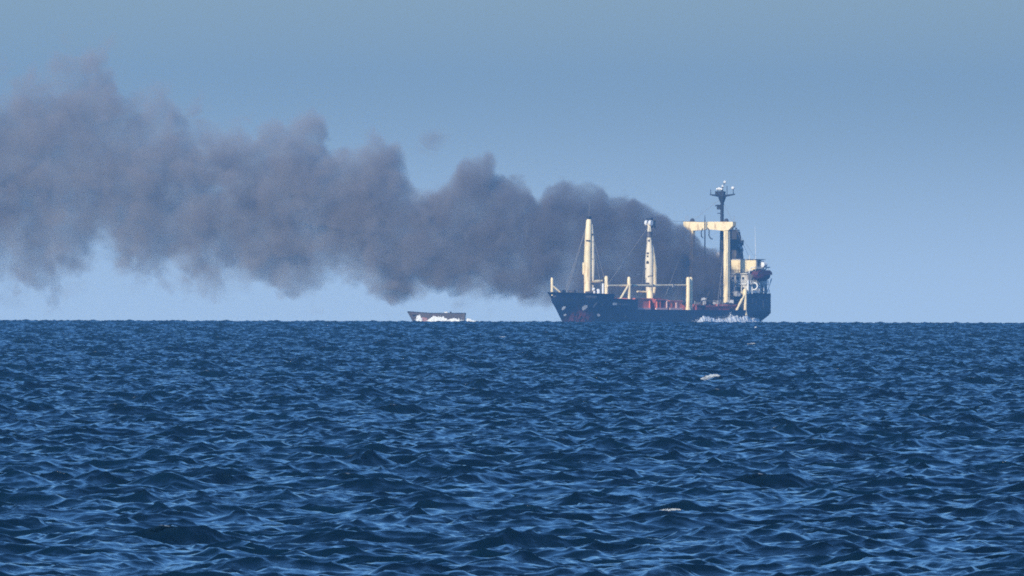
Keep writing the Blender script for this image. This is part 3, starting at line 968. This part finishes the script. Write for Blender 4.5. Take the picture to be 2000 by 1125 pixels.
# ------------------------------------------------------------------ spray and whitecaps
def spray(name, label, path, profile, count, loc, rz, depth, rmin, rmax, seed, torn=1.0):
    """broken white water: a ragged foam ridge plus flung clots, in one object"""
    r = random.Random(seed)
    m = MB()
    clump = [r.uniform(.7, 1.1) for _ in range(60)]
    def at(t):
        k = t * (len(path) - 1)
        i = min(int(k), len(path) - 2)
        f = k - i
        a, b = path[i], path[i + 1]
        return a[0] + (b[0] - a[0]) * f, a[1] + (b[1] - a[1]) * f
    def hh(t):
        k = t * (len(profile) - 1)
        i = min(int(k), len(profile) - 2)
        return profile[i] + (profile[i + 1] - profile[i]) * (k - i)
    # foam bank: a torn white ridge, broken along its length
    nl = max(24, int(math.hypot(path[-1][0] - path[0][0], path[-1][1] - path[0][1]) * 7))
    prof = ((1.5, -.25), (1.05, .12), (.7, .42), (.42, .72), (.2, .95), (.0, 1.0), (-.25, .7), (-.5, -.25))
    vs, fs = [], []
    for i in range(nl + 1):
        t = i / nl
        x, y = at(t)
        q = Vector((x * .9 * torn, seed * 7.3, 0))
        tear = .95 + .5 * mnoise.noise(q * .33) + .35 * mnoise.noise(q * .95) + .2 * mnoise.noise(q * 2.6)
        H = hh(t) * max(.05, min(1.15, tear)) * min(1, 8 * t + .1, 8 * (1 - t) + .1)
        for k, (py_, pz_) in enumerate(prof):
            e = .16 * H
            jz = e * mnoise.noise(Vector((x * 3.1 * torn, k * 1.7, seed))) + .5 * e * mnoise.noise(Vector((x * 8.3 * torn, k * 3.1, seed + 5)))
            jy = e * mnoise.noise(Vector((x * 3.7 * torn, k * 2.3, seed + 9)))
            vs.append((x, y + py_ * depth * (.4 + .35 * H) + jy, pz_ * H + jz))
    for i in range(nl):
        for k in range(len(prof) - 1):
            a_ = i * len(prof) + k
            fs.append((a_, a_ + 1, a_ + len(prof) + 1, a_ + len(prof)))
    m.add(vs, fs)
    for _ in range(count):
        t = r.random()
        x, y = at(t)
        H = hh(t) * clump[int(t * 59.99)]
        q = r.random() ** 1.3 * 1.1
        z = H * q
        s = (rmin + (rmax - rmin) * r.random() ** 2) * (1.25 - .8 * q)
        d = r.gauss(0, depth * (1 - .5 * q))
        sx_ = s * r.uniform(.9, 3.2)
        m.ball((x + r.gauss(0, .3), y + d, z - .15), (sx_, s * r.uniform(.7, 1.3), s * r.uniform(.6, 1.1)), 5, 3)
    o = m.build(name, M['foam'], None, True, loc)
    o.rotation_euler = (0, 0, rz)
    return tag(o, label, kind='stuff')


def hull_path(s0, s1, off, n=10):
    return [(-(s0 + (s1 - s0) * i / n), half_breadth(s0 + (s1 - s0) * i / n, .5) + off) for i in range(n + 1)]


s0_, s1_ = -lx(1352, 8.6), -lx(1512, 8.6)
spray('sea_spray', 'white water breaking along the port quarter of the big ship',
      hull_path(s0_, 99.5, .9, 10),
      [1.6, 2.1, 2.0, 1.9, 2.2, 2.5, 2.6, 2.5, 2.4, 2.2, 2.0, 1.8, 1.7, 1.5], 1800, SHIP_AT, SHIP_RZ, .8, .04, .17, 3, torn=.35)
spray('sea_spray', 'tall burst of white spray against the aft hull below the red hatch edge',
      [(lx(1419, 8.8), 8.8), (lx(1433, 8.8), 8.8)], [1.6, 2.8, 3.3, 2.0], 900, SHIP_AT, SHIP_RZ, .3, .04, .15, 5, torn=.8)
spray('sea_spray', 'line of white water along the side of the grey vessel',
      [(-7.6, 2.7), (3.4, 2.7)], [1.2, 1.9, 1.7, 1.3, 1.2, 1.9, 2.2, 2.1, 1.9, 1.4, .9], 900, gv.location, gv.rotation_euler[2], .5, .04, .17, 9)
spray('sea_spray', 'small white splash astern of the grey vessel',
      [(-12.0, 1.5), (-8.0, 1.5)], [.8, 1.2, 1.5], 250, gv.location, gv.rotation_euler[2], .5, .05, .2, 10)


spray('sea_spray', 'small burst of spray thrown up at the bow of the grey vessel',
      [(3.6, 2.4), (5.6, 1.9)], [1.3, 2.2, 2.5, 1.5], 160, gv.location, gv.rotation_euler[2], .45, .05, .2, 12)


def ground_at(px, py):
    """where the line of sight through a picture point meets the mean sea"""
    a = (py - 633.5 + 71.0 * 0) / FOCAL + DIP
    # a = EYE/d + d/(2R)
    d = EARTH * (a - math.sqrt(max(a * a - 2 * EYE / EARTH, 0)))
    return Vector(((px - 1000) / FOCAL * d, d, sea_level(0, d))), d


def whitecap(px, py, w_px, h_px, label, seed, arch=1.0, lean=0.5, bright=False, lift=.2):
    """torn foam sliding down a crest: clots thickest along an arched line, thinning down the face"""
    p, d = ground_at(px, py)
    k = d / FOCAL
    w, hgt = w_px * k, h_px * k
    r = random.Random(seed)
    m = MB()
    for _ in range(int(60 + 4 * w_px)):
        t = r.random() ** .8
        line = hgt * arch * (1 - (2 * t - 1 - lean) ** 2 / (1 + lean) ** 2)
        fall = r.random() ** 1.5 * (math.sin(math.pi * t) * (1.25 - t) + .08)
        line += r.gauss(0, .06) * hgt
        s = r.uniform(.025, .06) * hgt * (1.2 - .6 * fall)
        m.ball(((t - .5) * w + r.gauss(0, .02) * w, -fall * hgt * 1.2, line - fall * hgt * .7), (s * r.uniform(1.5, 4), s, s * .7), 5, 3)
    return tag(m.build('whitecap', M['foam' if bright else 'thin_foam'], None, True, p + Vector((0, 0, lift))), label, kind='stuff')


whitecap(1384, 751, 40, 13, 'bright breaking wave crest below the stern of the big ship', 1, lift=.3)
whitecap(1300, 1022, 60, 9, 'pale breaking crest near the lower edge, right of centre', 2, lift=.38)
whitecap(1464, 677, 24, 5, 'small pale crest close to the horizon below the lifeboat', 3)
whitecap(1475, 645, 5, 6, 'tiny white fleck in the water under the stern', 4)
whitecap(977, 665, 22, 5, 'small white crest left of the bow close to the horizon', 5)


# ------------------------------------------------------------------ smoke plume
TOP = [(-200, 150), (-100, 120), (0, 150), (45, 135), (100, 112), (165, 88), (215, 112), (245, 165), (300, 180), (345, 178), (390, 212), (450, 232), (500, 245), (530, 222), (580, 208), (625, 222), (660, 275), (690, 265), (720, 248), (765, 262), (790, 310), (835, 345), (880, 325), (905, 292), (938, 278), (968, 312), (1010, 332), (1038, 360), (1052, 376), (1068, 348), (1100, 330), (1130, 342), (1165, 342), (1195, 362), (1240, 374), (1275, 394), (1310, 422), (1350, 448), (1390, 468), (1418, 488), (1450, 530)]
BOT = [(-200, 560), (-100, 590), (0, 545), (50, 578), (85, 584), (120, 560), (160, 545), (200, 500), (225, 545), (300, 550), (370, 562), (430, 576), (500, 566), (560, 578), (620, 590), (652, 540), (700, 556), (740, 604), (790, 586), (840, 570), (900, 596), (960, 600), (1010, 592), (1070, 606), (1150, 616), (1300, 618), (1450, 616)]
TOP = [(p, max(58, v - 18 * max(0.0, min(1.0, (900 - p) / 400)) - 14 * max(0.0, min(1.0, (420 - p) / 200)))) for p, v in TOP]
BOT = [(p, v + 16 * max(0.0, min(1.0, (900 - p) / 400)) + 4 + 24 * max(0.0, min(1.0, (330 - p) / 200)) + (8 if 640 < p < 1040 else 0)) for p, v in BOT]
PX0, PX1 = -200, 1450
ZMAX = 80.0
SRC = SHIP_M @ Vector((-81.0, -1.0, 0))
smoke_at = Vector((0, SRC.y, SHIP_AT.z))


def curve_val(tab, px):
    for (a, va), (b, vb) in zip(tab[:-1], tab[1:]):
        if px <= b: return va + (vb - va) * max(0.0, (px - a)) / (b - a)
    return tab[-1][1]


def half_depth(px):
    t = (PX1 - px) / (PX1 - PX0)
    return 8.0 + 20.0 * max(t, 0.0) ** .8


def drift(px):                                   # the plume also drifts a little away from the viewer
    return 14.0 * max(0.0, (PX1 - px) / (PX1 - PX0))


def smoke_material():
    m, nt, out = new_mat('dark_smoke')
    N, L = nt.nodes, nt.links

    def mth(op, a, b=None, c=None, clamp=False):
        n = N.new('ShaderNodeMath')
        n.operation = op
        n.use_clamp = clamp
        for i, v in enumerate((a, b, c)):
            if v is None: continue
            if isinstance(v, (int, float)): n.inputs[i].default_value = v
            else: L.new(v, n.inputs[i])
        return n.outputs[0]
    tc = N.new('ShaderNodeTexCoord')
    P = tc.outputs['Object']

    def vmath(op, a, b):
        n = N.new('ShaderNodeVectorMath')
        n.operation = op
        for i, v in enumerate((a, b)):
            if isinstance(v, tuple): n.inputs[i].default_value = v
            else: L.new(v, n.inputs[i])
        return n.outputs[0]
    s0 = N.new('ShaderNodeSeparateXYZ')
    L.new(P, s0.inputs[0])
    grow = ramp(nt, s0.outputs['X'], 55, -100, .45, 1.0, smooth=False)
    n1_ = noise_node(nt, 0.06, 3, 0.55, P)
    off = vmath('SUBTRACT', n1_.outputs['Color'], (.5, .5, .5))
    amp = N.new('ShaderNodeVectorMath')
    amp.operation = 'SCALE'
    L.new(off, amp.inputs[0])
    L.new(mth('MULTIPLY', grow, 13.0), amp.inputs['Scale'])
    nf_ = noise_node(nt, 0.16, 2, 0.6, P)
    amp2 = N.new('ShaderNodeVectorMath')
    amp2.operation = 'SCALE'
    L.new(vmath('SUBTRACT', nf_.outputs['Color'], (.5, .5, .5)), amp2.inputs[0])
    L.new(mth('MULTIPLY', grow, 6.5), amp2.inputs['Scale'])
    Q = vmath('ADD', vmath('ADD', P, amp.outputs[0]), amp2.outputs[0])
    s1 = N.new('ShaderNodeSeparateXYZ')
    L.new(Q, s1.inputs[0])
    xa_, xb_ = (PX0 - 1000) / 7.2, (PX1 - 1000) / 7.2
    u = ramp(nt, s1.outputs['X'], xa_, xb_, smooth=False)

    def fcurve(tab, f, scale):
        n = N.new('ShaderNodeFloatCurve')
        c = n.mapping.curves[0]
        pts = [((px - PX0) / (PX1 - PX0), f(v) / scale) for px, v in tab]
        c.points[0].location = pts[0]
        c.points[-1].location = pts[-1]
        for p in pts[1:-1]: c.points.new(*p)
        n.mapping.update()
        L.new(u, n.inputs['Value'])
        return mth('MULTIPLY', n.outputs[0], scale)
    top = fcurve(TOP, lambda v: max(0, lz(v)), ZMAX)
    bot = fcurve(BOT, lambda v: max(0, lz(v)), ZMAX)
    hz = mth('MULTIPLY', mth('SUBTRACT', top, bot), .5)
    zc = mth('MULTIPLY', mth('ADD', top, bot), .5)
    one_t = mth('SUBTRACT', 1.0, u)
    hy = mth('ADD', mth('MULTIPLY', mth('POWER', one_t, .8), 20.0), 8.0)
    v = mth('DIVIDE', mth('SUBTRACT', s1.outputs['Z'], zc), hz)
    w = mth('DIVIDE', mth('SUBTRACT', s1.outputs['Y'], mth('MULTIPLY', one_t, 14.0)), hy)
    v2, w2 = mth('MULTIPLY', v, v), mth('MULTIPLY', w, w)
    r = mth('SQRT', mth('ADD', mth('POWER', v2, 1.3), w2))
    d = mth('MULTIPLY', mth('SUBTRACT', 1.0, r), mth('MINIMUM', hz, 16.0))
    # cauliflower billows: rounded cells pushed out of and cut into the edge
    vo = N.new('ShaderNodeTexVoronoi')
    vo.feature = 'F1'
    vo.inputs['Scale'].default_value = 0.115
    vo.inputs['Detail'].default_value = 2.3
    vo.inputs['Roughness'].default_value = 0.55
    L.new(Q, vo.inputs['Vector'])
    d = mth('ADD', d, mth('MULTIPLY', mth('SUBTRACT', 0.66, vo.outputs['Distance']), mth('MULTIPLY', grow, 11.0)))
    # keep the warp from carrying smoke past the source
    gate = ramp(nt, s0.outputs['X'], 62.0, 54.0)
    soft = mth('MULTIPLY_ADD', grow, 2.6, 0.25)
    core = mth('DIVIDE', d, soft, clamp=True)
    # the stray puff above the plume
    pp = vmath('SUBTRACT', Q, ((848 - 1000) / 7.2, 12.0, lz(281)))
    pl = N.new('ShaderNodeVectorMath')
    pl.operation = 'LENGTH'
    L.new(vmath('MULTIPLY', pp, (.9, .9, 1.35)), pl.inputs[0])
    puff = mth('MULTIPLY', ramp(nt, pl.outputs['Value'], 6.0, 1.0), .75)
    core = mth('MAXIMUM', core, puff)
    n2_ = noise_node(nt, 0.085, 3, 0.6, P)
    tex = ramp(nt, n2_.outputs['Fac'], .32, .68, .22, 1.55, smooth=False)
    thick = mth('ADD', mth('ADD', ramp(nt, s0.outputs['X'], -85, -135, 0.0, 0.028), ramp(nt, s0.outputs['X'], -120, 30, SMOKE_FAR, SMOKE_NEAR, smooth=False)), ramp(nt, s0.outputs['X'], 25, 58, 0.0, 0.11))
    dens = mth('MULTIPLY', mth('MULTIPLY', mth('MULTIPLY', core, tex), thick), gate)
    pv = N.new('ShaderNodeVolumePrincipled')
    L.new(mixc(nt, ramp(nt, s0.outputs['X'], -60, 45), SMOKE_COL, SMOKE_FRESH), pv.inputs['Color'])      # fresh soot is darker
    pv.inputs['Anisotropy'].default_value = 0.1
    L.new(dens, pv.inputs['Density'])
    L.new(pv.outputs[0], out.inputs['Volume'])
    return m


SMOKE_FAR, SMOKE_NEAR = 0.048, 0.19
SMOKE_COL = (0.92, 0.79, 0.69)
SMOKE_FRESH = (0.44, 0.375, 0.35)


def smoke_hull():
    """a lumpy skin a little wider than the smoke itself"""
    m = MB()
    nseg, nr = 74, 20
    vs, fs = [], []
    r = random.Random(4)
    for i in range(nseg + 1):
        px = PX0 + (PX1 + 14 - PX0) * i / nseg
        t = (PX1 - px) / (PX1 - PX0)
        pad = 2.2 + 3.2 * min(1, max(0, t * 1.6))
        tops = min(curve_val(TOP, px + o) for o in (-22, -11, 0, 11, 22))
        bots = max(curve_val(BOT, px + o) for o in (-22, -11, 0, 11, 22))
        zt, zb = lz(tops) + pad, max(lz(bots) - pad, 1.0)
        hz_, zc_ = (zt - zb) / 2, (zt + zb) / 2
        hy_ = half_depth(px) + pad
        for k in range(nr):
            a = 2 * math.pi * k / nr
            c, s = math.cos(a), math.sin(a)
            q = (abs(c) ** 2.3 + abs(s) ** 2.3) ** (-1 / 2.3)
            j = 1 + r.uniform(-.01, .03)
            vs.append(((px - 1000) / 7.2, drift(px) + hy_ * c * q * j, zc_ + hz_ * s * q * j))
    for i in range(nseg):
        for k in range(nr):
            fs.append((i * nr + (k + 1) % nr, (i + 1) * nr + (k + 1) % nr, (i + 1) * nr + k, i * nr + k))
    fs.append(tuple(range(nr))[::-1])
    fs.append(tuple(nseg * nr + k for k in range(nr)))
    m.add(vs, fs)
    m.ball(((848 - 1000) / 7.2, 12.0, lz(281)), (9.5, 9.5, 7.0), 16, 10)
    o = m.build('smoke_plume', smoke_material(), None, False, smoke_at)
    return tag(o, 'long dark grey smoke plume drifting left from the burning ship', kind='stuff')


smoke_hull()

# ------------------------------------------------------------------ haze
hm, hnt, hout = new_mat('sea_haze')
hv = hnt.nodes.new('ShaderNodeVolumePrincipled')
hv.inputs['Color'].default_value = (0.17, 0.50, 1.0, 1)
hv.inputs['Density'].default_value = 3.3e-5
hv.inputs['Anisotropy'].default_value = 0.0
hnt.links.new(hv.outputs[0], hout.inputs['Volume'])
hz_o = MB().box((0, 6300, 33.0), (24000, 25000, 116.0)).build('haze', hm)
tag(hz_o, 'thin blue sea haze', kind='stuff')
